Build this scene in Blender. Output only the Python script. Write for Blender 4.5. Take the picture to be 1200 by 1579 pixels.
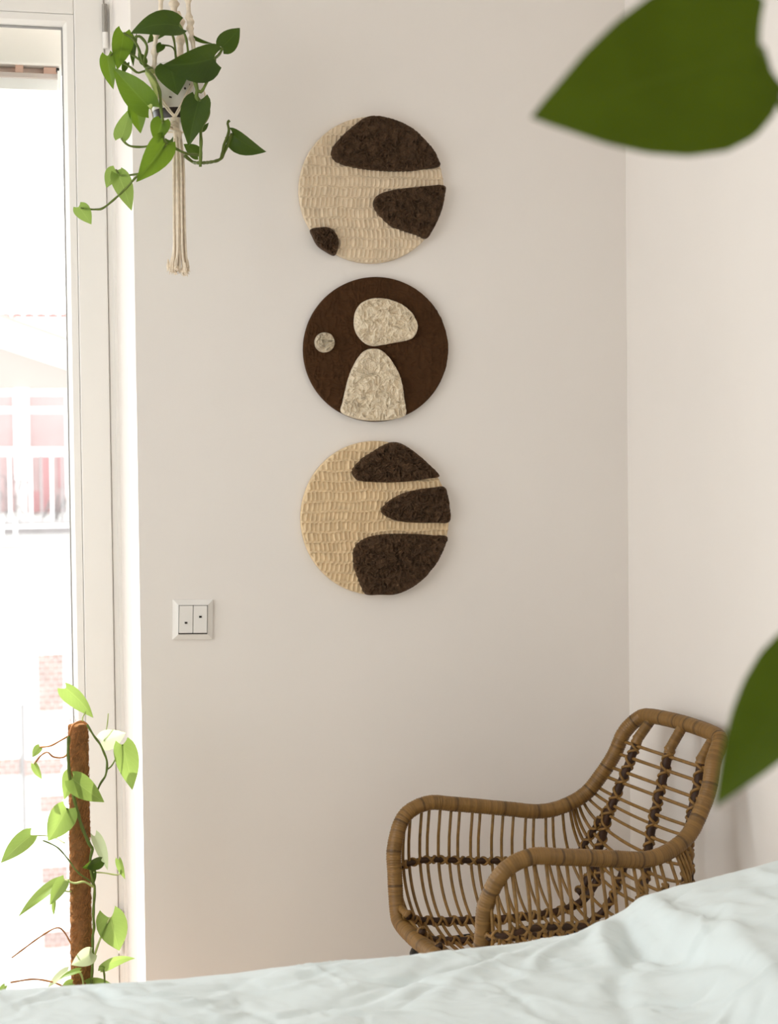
import bpy, math, random
import numpy as np
from mathutils import Vector, Matrix

for o in list(bpy.data.objects):
    bpy.data.objects.remove(o)
random.seed(7)
rng = np.random.default_rng(7)
scene = bpy.context.scene
COL = scene.collection

# ------------------------------------------------------------------ camera
FPX = 2600.0                                   # focal length in pixels of the 1200 x 1579 frame
CAM = Vector((0.0, -3.406, 1.33))
YAW, PITCH, ROLL = math.atan(FPX / 10700), -math.atan(FPX / 85000), math.radians(0.65)
fw = Vector((math.sin(YAW) * math.cos(PITCH), math.cos(YAW) * math.cos(PITCH), math.sin(PITCH)))
_r = fw.cross(Vector((0, 0, 1))).normalized()
_u = _r.cross(fw)
RIGHT = _r * math.cos(ROLL) - _u * math.sin(ROLL)
UP = _u * math.cos(ROLL) + _r * math.sin(ROLL)
cam_d = bpy.data.cameras.new('camera')
cam = bpy.data.objects.new('camera', cam_d)
COL.objects.link(cam)
cam.matrix_world = Matrix(((RIGHT.x, UP.x, -fw.x, CAM.x), (RIGHT.y, UP.y, -fw.y, CAM.y),
                           (RIGHT.z, UP.z, -fw.z, CAM.z), (0, 0, 0, 1)))
cam_d.sensor_fit = 'VERTICAL'
cam_d.sensor_height = 36.0
cam_d.sensor_width = 36.0
cam_d.lens = 36.0 * FPX / 1579
cam_d.clip_start = 0.05
cam_d.dof.use_dof = True
cam_d.dof.focus_distance = 3.3
cam_d.dof.aperture_fstop = 6.0
scene.camera = cam

def at(x, y, Y):
    """world point on the plane Y = const seen at a pixel of the photograph"""
    d = fw * FPX + RIGHT * (x - 600) + UP * (789.5 - y)
    return CAM + d * ((Y - CAM.y) / d.y)

# ------------------------------------------------------------------ world, light, exposure
world = bpy.data.worlds.new('overcast_sky')
scene.world = world
world.use_nodes = True
bg = world.node_tree.nodes['Background']
bg.inputs['Color'].default_value = (0.95, 0.97, 1.0, 1)
bg.inputs['Strength'].default_value = 6.0
scene.view_settings.view_transform = 'Standard'
scene.view_settings.look = 'None'
scene.view_settings.gamma = 1.0
scene.view_settings.use_curve_mapping = False
scene.view_settings.exposure = -0.2
scene.cycles.adaptive_threshold = 0.02
scene.cycles.max_bounces = 10
scene.cycles.diffuse_bounces = 6
scene.cycles.transparent_max_bounces = 16
scene.cycles.sample_clamp_indirect = 8.0

# sun standing high behind the house opposite, coming in through the balcony door from the left
sun_l = bpy.data.lights.new('sun', 'SUN')
sun_l.energy = 13.0
sun_l.angle = math.radians(0.6)
sun_l.color = (1.0, 0.96, 0.92)
sun = bpy.data.objects.new('sun', sun_l)
COL.objects.link(sun)
sun.rotation_euler = Vector((.45, -.50, -.85)).to_track_quat('-Z', 'Y').to_euler()

def portal(name, loc, rot, sx, sy):
    l = bpy.data.lights.new(name, 'AREA')
    l.shape = 'RECTANGLE'
    l.size, l.size_y = sx, sy
    l.cycles.is_portal = True
    o = bpy.data.objects.new(name, l)
    COL.objects.link(o)
    o.location = loc
    o.rotation_euler = rot
    return o

RW = 1.3575           # right wall
LW = -1.65            # left wall
FW = -4.7             # wall behind the camera
CZ = 2.95             # ceiling
OX0, OX1, OXI, OZ1 = -0.56, 0.3098, 0.290, 2.43   # balcony door opening
WY0, WY1, WZ0, WZ1 = -3.1, -0.45, 0.75, 2.6   # window in the left wall
portal('daylight_balcony_door', ((OX0 + OX1) / 2, 0.44, OZ1 / 2), (math.radians(-90), 0, 0), OX1 - OX0, OZ1)
portal('daylight_side_window', (LW - 0.2, (WY0 + WY1) / 2, (WZ0 + WZ1) / 2), (0, math.radians(-90), 0), WZ1 - WZ0, WY1 - WY0)

# ------------------------------------------------------------------ helpers
LOC = {}
def thing(name, label, cat, loc=(0, 0, 0), group=None):
    o = bpy.data.objects.new(name, None)
    COL.objects.link(o)
    o.location = loc
    LOC[o] = Vector(loc)
    o['label'] = label
    o['category'] = cat
    if group:
        o['group'] = group
    return o

def tag(o, label, cat, group=None):
    o['label'] = label
    o['category'] = cat
    if group:
        o['group'] = group
    return o

def obj(name, verts, faces, mat, parent=None, smooth=False, kind=None, label=None, uvs=None):
    """one mesh object from world-space vertices"""
    off = LOC.get(parent, Vector((0, 0, 0))) if parent else Vector((0, 0, 0))
    me = bpy.data.meshes.new(name)
    V = np.asarray([tuple(v) for v in verts], dtype=float) - np.array(off)
    me.from_pydata(V.tolist(), [], faces if isinstance(faces, list) else faces.tolist())
    if smooth:
        me.polygons.foreach_set('use_smooth', [True] * len(me.polygons))
    if uvs is not None:
        lay = me.uv_layers.new(name='UVMap')
        vi = np.empty(len(me.loops), dtype=np.int32)
        me.loops.foreach_get('vertex_index', vi)
        lay.data.foreach_set('uv', np.asarray(uvs, dtype=np.float32)[vi].ravel())
    me.materials.append(mat)
    me.update()
    o = bpy.data.objects.new(name, me)
    COL.objects.link(o)
    if parent:
        o.parent = parent
        LOC[o] = off
    if kind:
        o['kind'] = kind
    if label:
        o['label'] = label
    return o

class MB:
    def __init__(self):
        self.v, self.f = [], []
    def add(self, v, f):
        n = len(self.v)
        self.v += [Vector(p) for p in v]
        self.f += [[i + n for i in q] for q in f]
        return self
    def box(self, x0, x1, y0, y1, z0, z1):
        v = [(x0, y0, z0), (x1, y0, z0), (x1, y1, z0), (x0, y1, z0), (x0, y0, z1), (x1, y0, z1), (x1, y1, z1), (x0, y1, z1)]
        f = [[3, 2, 1, 0], [4, 5, 6, 7], [0, 1, 5, 4], [1, 2, 6, 5], [2, 3, 7, 6], [3, 0, 4, 7]]
        return self.add(v, f)
    def tube(self, pts, rad, segs=8, closed=False):
        self.add(*tube(pts, rad, segs, closed))
        return self
    def build(self, name, mat, parent=None, **k):
        return obj(name, self.v, self.f, mat, parent, **k)

def bevel(o, w, n=2):
    m = o.modifiers.new('bevel', 'BEVEL')
    m.width = w
    m.segments = n
    m.limit_method = 'ANGLE'
    return o

def tube(pts, rad, segs=8, closed=False):
    pts = [Vector(p) for p in pts]
    n = len(pts)
    rad = [rad] * n if isinstance(rad, (int, float)) else list(rad)
    T = []
    for i in range(n):
        a = pts[(i - 1) % n] if (closed or i > 0) else pts[0]
        b = pts[(i + 1) % n] if (closed or i < n - 1) else pts[-1]
        t = (b - a)
        T.append(t.normalized() if t.length > 1e-9 else Vector((0, 0, 1)))
    ref = Vector((0, 0, 1)) if abs(T[0].z) < 0.9 else Vector((1, 0, 0))
    N = (ref - T[0] * ref.dot(T[0])).normalized()
    V, F = [], []
    for i in range(n):
        N = (N - T[i] * N.dot(T[i]))
        N = N.normalized() if N.length > 1e-9 else T[i].orthogonal().normalized()
        B = T[i].cross(N)
        for k in range(segs):
            a = 2 * math.pi * k / segs
            V.append(pts[i] + (N * math.cos(a) + B * math.sin(a)) * rad[i])
    m = n if closed else n - 1
    for i in range(m):
        j = (i + 1) % n
        for k in range(segs):
            l = (k + 1) % segs
            F.append([i * segs + k, i * segs + l, j * segs + l, j * segs + k])
    if not closed:
        F.append(list(range(segs))[::-1])
        F.append([(n - 1) * segs + k for k in range(segs)])
    return V, F

def spline(pts, per=8, closed=False):
    """Catmull-Rom samples through points"""
    P = [np.array(tuple(p), float) for p in pts]
    n = len(P)
    out = []
    rngn = n if closed else n - 1
    for i in range(rngn):
        p0 = P[(i - 1) % n] if (closed or i > 0) else 2 * P[0] - P[1]
        p1, p2 = P[i], P[(i + 1) % n]
        p3 = P[(i + 2) % n] if (closed or i + 2 < n) else 2 * P[-1] - P[-2]
        for k in range(per):
            t = k / per
            out.append(0.5 * (2 * p1 + (p2 - p0) * t + (2 * p0 - 5 * p1 + 4 * p2 - p3) * t * t + (3 * p1 - p0 - 3 * p2 + p3) * t ** 3))
    if not closed:
        out.append(P[-1])
    return out

def resample(P, step, closed=False):
    P = np.array(P)
    if closed:
        P = np.vstack([P, P[:1]])
    d = np.r_[0, np.cumsum(np.linalg.norm(np.diff(P, axis=0), axis=1))]
    n = max(2, int(round(d[-1] / step)) + 1)
    s = np.linspace(0, d[-1], n)
    Q = np.stack([np.interp(s, d, P[:, k]) for k in range(P.shape[1])], 1)
    return (Q[:-1] if closed else Q), d[-1]

def lathe(prof, cx, cy, segs=40):
    V, F = [], []
    for r, z in prof:
        for k in range(segs):
            a = 2 * math.pi * k / segs
            V.append((cx + r * math.cos(a), cy + r * math.sin(a), z))
    for i in range(len(prof) - 1):
        for k in range(segs):
            l = (k + 1) % segs
            F.append([i * segs + k, i * segs + l, (i + 1) * segs + l, (i + 1) * segs + k])
    return V, F

def hashn(ix, iy, s):
    h = np.sin(ix * 127.1 + iy * 311.7 + s * 74.7) * 43758.5453
    return h - np.floor(h)

def vnoise(x, y, s=0):
    x0, y0 = np.floor(x), np.floor(y)
    fx, fy = x - x0, y - y0
    fx = fx * fx * (3 - 2 * fx)
    fy = fy * fy * (3 - 2 * fy)
    a, b = hashn(x0, y0, s), hashn(x0 + 1, y0, s)
    c, d = hashn(x0, y0 + 1, s), hashn(x0 + 1, y0 + 1, s)
    return (a * (1 - fx) + b * fx) * (1 - fy) + (c * (1 - fx) + d * fx) * fy

# ------------------------------------------------------------------ materials
def srgb(r, g, b):
    return tuple((c / 255 / 12.92) if c / 255 <= 0.04045 else ((c / 255 + 0.055) / 1.055) ** 2.4 for c in (r, g, b)) + (1,)

def mat(name, col, rough=0.6, vary=0.0, scale=20, bump=0.0, bscale=200, spec=0.3, metal=0.0, stretch=(1, 1, 1), sheen=0.0, bdist=0.002):
    m = bpy.data.materials.new(name)
    m.use_nodes = True
    nt = m.node_tree
    p = nt.nodes['Principled BSDF']
    p.inputs['Roughness'].default_value = rough
    p.inputs['Specular IOR Level'].default_value = spec
    p.inputs['Metallic'].default_value = metal
    p.inputs['Sheen Weight'].default_value = sheen
    col = tuple(col)[:3] + (1,)
    p.inputs['Base Color'].default_value = col
    if vary or bump:
        tc = nt.nodes.new('ShaderNodeTexCoord')
        mp = nt.nodes.new('ShaderNodeMapping')
        mp.inputs['Scale'].default_value = stretch
        nt.links.new(tc.outputs['Object'], mp.inputs['Vector'])
    if vary:
        n = nt.nodes.new('ShaderNodeTexNoise')
        n.inputs['Scale'].default_value = scale
        n.inputs['Detail'].default_value = 5
        r = nt.nodes.new('ShaderNodeValToRGB')
        r.color_ramp.elements[0].position = 0.3
        r.color_ramp.elements[1].position = 0.7
        r.color_ramp.elements[0].color = tuple(max(0, c * (1 - vary)) for c in col[:3]) + (1,)
        r.color_ramp.elements[1].color = tuple(min(1, c * (1 + vary)) for c in col[:3]) + (1,)
        nt.links.new(mp.outputs['Vector'], n.inputs['Vector'])
        nt.links.new(n.outputs['Fac'], r.inputs['Fac'])
        nt.links.new(r.outputs['Color'], p.inputs['Base Color'])
    if bump:
        n2 = nt.nodes.new('ShaderNodeTexNoise')
        n2.inputs['Scale'].default_value = bscale
        n2.inputs['Detail'].default_value = 4
        b = nt.nodes.new('ShaderNodeBump')
        b.inputs['Strength'].default_value = bump
        b.inputs['Distance'].default_value = bdist
        nt.links.new(mp.outputs['Vector'], n2.inputs['Vector'])
        nt.links.new(n2.outputs['Fac'], b.inputs['Height'])
        nt.links.new(b.outputs['Normal'], p.inputs['Normal'])
    return m

def leaf_mat(name, col, vein, trans=0.4, tcol=None, rough=0.38):
    m = bpy.data.materials.new(name)
    m.use_nodes = True
    nt = m.node_tree
    p = nt.nodes['Principled BSDF']
    out = nt.nodes['Material Output']
    p.inputs['Roughness'].default_value = rough
    p.inputs['Specular IOR Level'].default_value = 0.22
    uv = nt.nodes.new('ShaderNodeUVMap')
    uv.uv_map = 'UVMap'
    sep = nt.nodes.new('ShaderNodeSeparateXYZ')
    nt.links.new(uv.outputs['UV'], sep.inputs['Vector'])
    ab = nt.nodes.new('ShaderNodeMath'); ab.operation = 'ABSOLUTE'
    nt.links.new(sep.outputs['X'], ab.inputs[0])
    # midrib: |u| small; side veins: waves running forward from the midrib
    rib = nt.nodes.new('ShaderNodeMapRange')
    rib.inputs['From Min'].default_value = 0.015
    rib.inputs['From Max'].default_value = 0.06
    rib.inputs['To Min'].default_value = 0.8
    rib.inputs['To Max'].default_value = 0.0
    nt.links.new(ab.outputs[0], rib.inputs['Value'])
    sv = nt.nodes.new('ShaderNodeMath'); sv.operation = 'MULTIPLY_ADD'
    sv.inputs[1].default_value = -0.35
    nt.links.new(ab.outputs[0], sv.inputs[0])
    nt.links.new(sep.outputs['Y'], sv.inputs[2])
    fr = nt.nodes.new('ShaderNodeMath'); fr.operation = 'MULTIPLY'
    fr.inputs[1].default_value = 50.0
    nt.links.new(sv.outputs[0], fr.inputs[0])
    sn = nt.nodes.new('ShaderNodeMath'); sn.operation = 'SINE'
    nt.links.new(fr.outputs[0], sn.inputs[0])
    vr = nt.nodes.new('ShaderNodeMapRange')
    vr.inputs['From Min'].default_value = 0.75
    vr.inputs['From Max'].default_value = 1.0
    vr.inputs['To Max'].default_value = 0.16
    nt.links.new(sn.outputs[0], vr.inputs['Value'])
    mx = nt.nodes.new('ShaderNodeMath'); mx.operation = 'MAXIMUM'
    nt.links.new(rib.outputs[0], mx.inputs[0])
    nt.links.new(vr.outputs[0], mx.inputs[1])
    no = nt.nodes.new('ShaderNodeTexNoise')
    no.inputs['Scale'].default_value = 22
    tc = nt.nodes.new('ShaderNodeTexCoord')
    nt.links.new(tc.outputs['Object'], no.inputs['Vector'])
    ramp = nt.nodes.new('ShaderNodeValToRGB')
    ramp.color_ramp.elements[0].position = 0.3
    ramp.color_ramp.elements[1].position = 0.7
    ramp.color_ramp.elements[0].color = tuple(c * 0.8 for c in col[:3]) + (1,)
    ramp.color_ramp.elements[1].color = tuple(min(1, c * 1.25) for c in col[:3]) + (1,)
    nt.links.new(no.outputs['Fac'], ramp.inputs['Fac'])
    mix = nt.nodes.new('ShaderNodeMixRGB')
    nt.links.new(mx.outputs[0], mix.inputs['Fac'])
    nt.links.new(ramp.outputs['Color'], mix.inputs['Color1'])
    mix.inputs['Color2'].default_value = tuple(vein)[:3] + (1,)
    nt.links.new(mix.outputs['Color'], p.inputs['Base Color'])
    tr = nt.nodes.new('ShaderNodeBsdfTranslucent')
    tr.inputs['Color'].default_value = tuple(tcol or vein)[:3] + (1,)
    ms = nt.nodes.new('ShaderNodeMixShader')
    ms.inputs['Fac'].default_value = trans
    nt.links.new(p.outputs[0], ms.inputs[1])
    nt.links.new(tr.outputs[0], ms.inputs[2])
    nt.links.new(ms.outputs[0], out.inputs['Surface'])
    return m

M = {}
M['wall'] = mat('warm_white_wall_paint', (0.81, 0.763, 0.722), 0.9, 0.012, 3, 0.05, 350, 0.1)
M['wall_out'] = mat('white_render', (0.8, 0.78, 0.75), 0.9)
M['ceiling'] = mat('white_ceiling_paint', (0.85, 0.83, 0.80), 0.9)
M['floor'] = mat('oiled_oak_floor', (0.62, 0.53, 0.44), 0.45, 0.25, 8, 0, 0, 0.3, 0, (1, 12, 1))
M['lacquer'] = mat('white_lacquer', (0.84, 0.81, 0.77), 0.35, spec=0.4)
M['gasket'] = mat('grey_rubber_gasket', (0.32, 0.31, 0.30), 0.7)
M['hinge'] = mat('dull_steel', (0.35, 0.33, 0.3), 0.35, metal=0.9)
M['plastic'] = mat('white_switch_plastic', (0.80, 0.77, 0.735), 0.35, spec=0.4)
M['mark'] = mat('dark_print', (0.03, 0.025, 0.02), 0.6)
M['cream'] = mat('cream_plaster', srgb(226, 207, 180), 0.85, 0.08, 60, 0.5, 400, 0.1)
M['tan'] = mat('tan_plaster', srgb(224, 199, 162), 0.85, 0.08, 60, 0.25, 500, 0.1)
M['brown'] = mat('dark_brown_plaster', srgb(82, 59, 38), 0.6, 0.2, 80, 1.0, 190, 0.3, bdist=0.010)
M['cream_raised'] = mat('coarse_cream_plaster', srgb(242, 226, 200), 0.85, 0.06, 60, 1.0, 190, 0.1, bdist=0.007)
M['brown_flat'] = mat('chestnut_brown_plaster', srgb(70, 46, 26), 0.85, 0.1, 60, 0.3, 300, 0.12)
M['cane'] = mat('peeled_cane', srgb(134, 100, 52), 0.45, 0.22, 30, 0, 0, 0.35, 0, (3, 3, 3))
M['bound'] = mat('dark_bound_rattan', srgb(58, 36, 20), 0.55, 0.4, 60)
M['black'] = mat('black_metal', (0.012, 0.011, 0.01), 0.5)
M['duvet'] = mat('pale_mint_linen', (0.695, 0.755, 0.755), 0.95, 0.015, 6, 0.18, 900, 0.05, sheen=0.15)
M['mattress'] = mat('white_cotton_ticking', (0.8, 0.8, 0.78), 0.9)
M['wood'] = mat('pale_birch', (0.6, 0.44, 0.28), 0.5, 0.15, 10, stretch=(1, 10, 1))
M['cotton'] = mat('natural_cotton_cord', srgb(232, 217, 196), 0.95, 0.1, 120, 0.5, 900, 0.05)
M['ceramic'] = mat('white_speckled_ceramic', (0.72, 0.68, 0.62), 0.4, 0.05, 20, spec=0.4)
M['darkglaze'] = mat('dark_brown_glaze', (0.035, 0.022, 0.016), 0.35)
M['soil'] = mat('potting_soil', (0.03, 0.02, 0.012), 0.95, 0.4, 80, 0.8, 150)
M['stem'] = mat('green_vine_stem', (0.12, 0.165, 0.03), 0.5, 0.2, 30)
M['stem_pale'] = mat('pale_green_stem', (0.45, 0.52, 0.18), 0.5, 0.2, 30)
M['stem_rust'] = mat('rust_brown_aerial_root', (0.42, 0.17, 0.05), 0.6, 0.2, 30)
M['coir'] = mat('coir_fibre', srgb(138, 97, 62), 0.95, 0.25, 90, 0.9, 260, 0.05)
M['fibre'] = mat('loose_coir_fibre', srgb(176, 118, 66), 0.9)
M['leaf'] = leaf_mat('pothos_leaf', (0.028, 0.052, 0.010), (0.06, 0.10, 0.02), 0.25, (0.16, 0.28, 0.02))  # painted darker for leaves before the wall that get less light
M['leaf_mid'] = leaf_mat('mid_green_pothos_leaf', (0.07, 0.13, 0.015), (0.14, 0.22, 0.04), 0.4, (0.30, 0.48, 0.03))  # lime of leaves backlit by the door, put into the colour
M['leaf_new_sunlit'] = leaf_mat('sunlit_young_pothos_leaf', (0.16, 0.26, 0.05), (0.30, 0.42, 0.12), 0.45, (0.40, 0.54, 0.13))  # young green, lightened further to carry the sun and glare at the door
M['leaf_glare'] = leaf_mat('glare_pale_leaf', (0.5, 0.58, 0.36), (0.6, 0.68, 0.45), 0.5, (0.75, 0.86, 0.5))  # white glare on the sunlit leaves painted in as a pale base colour
M['leaf_near'] = leaf_mat('dark_pothos_leaf', (0.040, 0.068, 0.004), (0.05, 0.08, 0.008), 0.25, (0.16, 0.24, 0.004), 0.6)
M['terracotta'] = mat('terracotta', (0.5, 0.22, 0.12), 0.85, 0.1, 15)

# clear glass that lets daylight straight through, with a faint reflection
g = bpy.data.materials.new('window_glass')
g.use_nodes = True
nt = g.node_tree
nt.nodes.remove(nt.nodes['Principled BSDF'])
lw = nt.nodes.new('ShaderNodeLayerWeight'); lw.inputs['Blend'].default_value = 0.5
pw = nt.nodes.new('ShaderNodeMath'); pw.operation = 'POWER'; pw.inputs[1].default_value = 5.0
fres = nt.nodes.new('ShaderNodeMath'); fres.operation = 'MULTIPLY_ADD'; fres.inputs[1].default_value = 0.85; fres.inputs[2].default_value = 0.03
nt.links.new(lw.outputs['Facing'], pw.inputs[0])
nt.links.new(pw.outputs[0], fres.inputs[0])
tb = nt.nodes.new('ShaderNodeBsdfTransparent'); tb.inputs['Color'].default_value = (0.96, 0.97, 0.96, 1)
gb = nt.nodes.new('ShaderNodeBsdfGlossy'); gb.inputs['Roughness'].default_value = 0.0
ms = nt.nodes.new('ShaderNodeMixShader')
nt.links.new(fres.outputs[0], ms.inputs[0])
nt.links.new(tb.outputs[0], ms.inputs[1])
nt.links.new(gb.outputs[0], ms.inputs[2])
nt.links.new(ms.outputs[0], nt.nodes['Material Output'].inputs['Surface'])
M['glass'] = g

# rattan skin wound round the frame: tone of each turn from a vertex attribute
def wrap_mat():
    m = mat('wound_rattan_skin', srgb(150, 104, 56), 0.42, spec=0.4)
    nt = m.node_tree
    a = nt.nodes.new('ShaderNodeAttribute'); a.attribute_name = 'turn'
    r = nt.nodes.new('ShaderNodeValToRGB')
    r.color_ramp.elements[0].color = srgb(60, 39, 20)
    r.color_ramp.elements[0].position = 0.0
    r.color_ramp.elements[1].color = srgb(140, 104, 54)
    e = r.color_ramp.elements.new(0.22); e.color = srgb(102, 74, 36)
    nt.links.new(a.outputs['Fac'], r.inputs['Fac'])
    nt.links.new(r.outputs['Color'], nt.nodes['Principled BSDF'].inputs['Base Color'])
    return m
M['wrap'] = wrap_mat()

# ------------------------------------------------------------------ room
def struct(name, mb, m):
    return mb.build(name, m, kind='structure')
T = 0.45
b = MB()
_fp = [(OX1, 0), (RW + T, 0), (RW + T, T), (OXI, T), (OXI, 0.2)]
b.add([(x, y, -0.2) for x, y in _fp] + [(x, y, CZ + 0.2) for x, y in _fp],
      [[4, 3, 2, 1, 0], [5, 6, 7, 8, 9]] + [[k, (k + 1) % 5, (k + 1) % 5 + 5, k + 5] for k in range(5)])
b.box(OX0, OX1, 0, T, OZ1, CZ + 0.2)
b.box(LW - T, OX0, 0, T, -0.2, CZ + 0.2)
b.box(OX0, OX1, 0, T, -0.2, 0.0)
struct('wall_back', b, M['wall'])
struct('wall_right', MB().box(RW, RW + T, FW - T, 0, -0.2, CZ + 0.2), M['wall'])
b = MB()
b.box(LW - T, LW, WY1, 0, -0.2, CZ + 0.2)
b.box(LW - T, LW, FW - T, WY0, -0.2, CZ + 0.2)
b.box(LW - T, LW, WY0, WY1, -0.2, WZ0)
b.box(LW - T, LW, WY0, WY1, WZ1, CZ + 0.2)
struct('wall_left', b, M['wall'])
struct('wall_front', MB().box(LW, RW, FW - T, FW, -0.2, CZ + 0.2), M['wall'])
struct('floor', MB().box(LW, RW, FW, 0, -0.2, 0), M['floor'])
struct('ceiling', MB().box(LW, RW, FW, 0, CZ, CZ + 0.2), M['ceiling'])

# window in the left wall (beside the camera, out of the frame; it lights the room)
w1 = bpy.data.objects.new('window_1', None); COL.objects.link(w1); w1['kind'] = 'structure'
w1['label'] = 'wide white framed window in the left wall'
b = MB()
x0, x1 = LW - 0.24, LW - 0.17
for (ya, yb, za, zb) in ((WY0, WY1, WZ0, WZ0 + .07), (WY0, WY1, WZ1 - .07, WZ1), (WY0, WY0 + .07, WZ0 + .07, WZ1 - .07),
                         (WY1 - .07, WY1, WZ0 + .07, WZ1 - .07), ((WY0 + WY1) / 2 - .05, (WY0 + WY1) / 2 + .05, WZ0 + .07, WZ1 - .07)):
    b.box(x0, x1, ya, yb, za, zb)
b.build('window_frame', M['lacquer'], w1)
for ya, yb in ((WY0 + .07, (WY0 + WY1) / 2 - .05), ((WY0 + WY1) / 2 + .05, WY1 - .07)):
    MB().box(LW - .208, LW - .202, ya, yb, WZ0 + .07, WZ1 - .07).build('pane', M['glass'], w1)

# balcony door
d1 = bpy.data.objects.new('door_1', None); COL.objects.link(d1); d1['kind'] = 'structure'
d1['label'] = 'white glazed balcony door in its recess'
YD = 0.2
GX1, GZ1 = 0.188, 2.247         # inner corner of the glass
LX1, LZ1 = 0.272, 2.332         # outer corner of the leaf
GX0, LX0 = -0.43, -0.515
GZ0, LZ0 = 0.16, 0.03
def frame_ring(x0, x1, z0, z1, X0, X1, Z0, Z1, y0, y1):
    m = MB()
    m.box(X0, x0, y0, y1, Z0, Z1); m.box(x1, X1, y0, y1, Z0, Z1)
    m.box(x0, x1, y0, y1, z1, Z1); m.box(x0, x1, y0, y1, Z0, z0)
    return m
# fixed frame, leaf, glazing bead, gasket
bevel(frame_ring(LX0 - .001, LX1 + .001, LZ0 - .001, LZ1 + .001, OX0, OXI, 0, OZ1, YD + .005, YD + .09).build('door_frame', M['lacquer'], d1), .002)
bevel(frame_ring(GX0 - .022, GX1 + .022, GZ0 - .022, GZ1 + .022, LX0, LX1, LZ0, LZ1, YD, YD + .075).build('door_leaf', M['lacquer'], d1), .003)
def bead(x0, x1, z0, z1, wd, ya, yb):
    """mitred glazing bead with a sloping face"""
    O = [(x0 - wd, z0 - wd), (x1 + wd, z0 - wd), (x1 + wd, z1 + wd), (x0 - wd, z1 + wd)]
    K = [(x0 - wd * .35, z0 - wd * .35), (x1 + wd * .35, z0 - wd * .35), (x1 + wd * .35, z1 + wd * .35), (x0 - wd * .35, z1 + wd * .35)]
    I = [(x0, z0), (x1, z0), (x1, z1), (x0, z1)]
    V = [(x, ya, z) for x, z in O] + [(x, ya + .001, z) for x, z in K] + [(x, yb, z) for x, z in I] + [(x, yb + .02, z) for x, z in I] + [(x, yb + .02, z) for x, z in O]
    F = []
    for r in range(4):
        for k in range(4):
            l = (k + 1) % 4
            F.append([r * 4 + k, r * 4 + l, r * 4 + 4 + l, r * 4 + 4 + k])
    return V, F
MB().add(*bead(GX0, GX1, GZ0, GZ1, .0215, YD + .0012, YD + .014)).build('glazing_bead', M['lacquer'], d1)
frame_ring(GX0 + .003, GX1 - .003, GZ0 + .003, GZ1 - .003, GX0, GX1, GZ0, GZ1, YD + .024, YD + .036).build('gasket', M['gasket'], d1)
MB().box(GX0, GX1, YD + .030, YD + .034, GZ0, GZ1).build('pane', M['glass'], d1)
# cover strip in the corner of the recess
MB().box(OXI - .006, OXI + .003, YD - .004, YD + .006, 0, OZ1).build('cover_strip', M['lacquer'], d1)
for zc in (2.262, 0.35):
    h = MB()
    h.tube([(LX1 + .002, YD - .006, zc - .028), (LX1 + .002, YD - .006, zc + .03)], .0055, 10)
    hg = h.build('hinge', M['hinge'], d1, smooth=False)
    MB().tube([(LX1 + .002, YD - .006, zc - .062), (LX1 + .002, YD - .006, zc - .0285)], .0055, 10).build('hinge_cap', M['lacquer'], hg)

# ------------------------------------------------------------------ bed and duvet
bed = thing('bed', 'low wooden bed with a white mattress under the mint duvet', 'bed', (0.2, -1.75, 0))
b = MB(); b.box(-0.72, 1.3, -2.4, -1.02, 0.24, 0.32)
b.build('bed_base', M['wood'], bed)
for x in (-.66, 1.24):
    for y in (-2.34, -1.09):
        MB().box(x - .03, x + .03, y - .03, y + .03, 0, .24).build('leg', M['wood'], bed)
bevel(MB().box(-0.7, 1.3, -2.38, -1.045, .32, .52).build('mattress', M['mattress'], bed), .04, 3)

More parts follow.
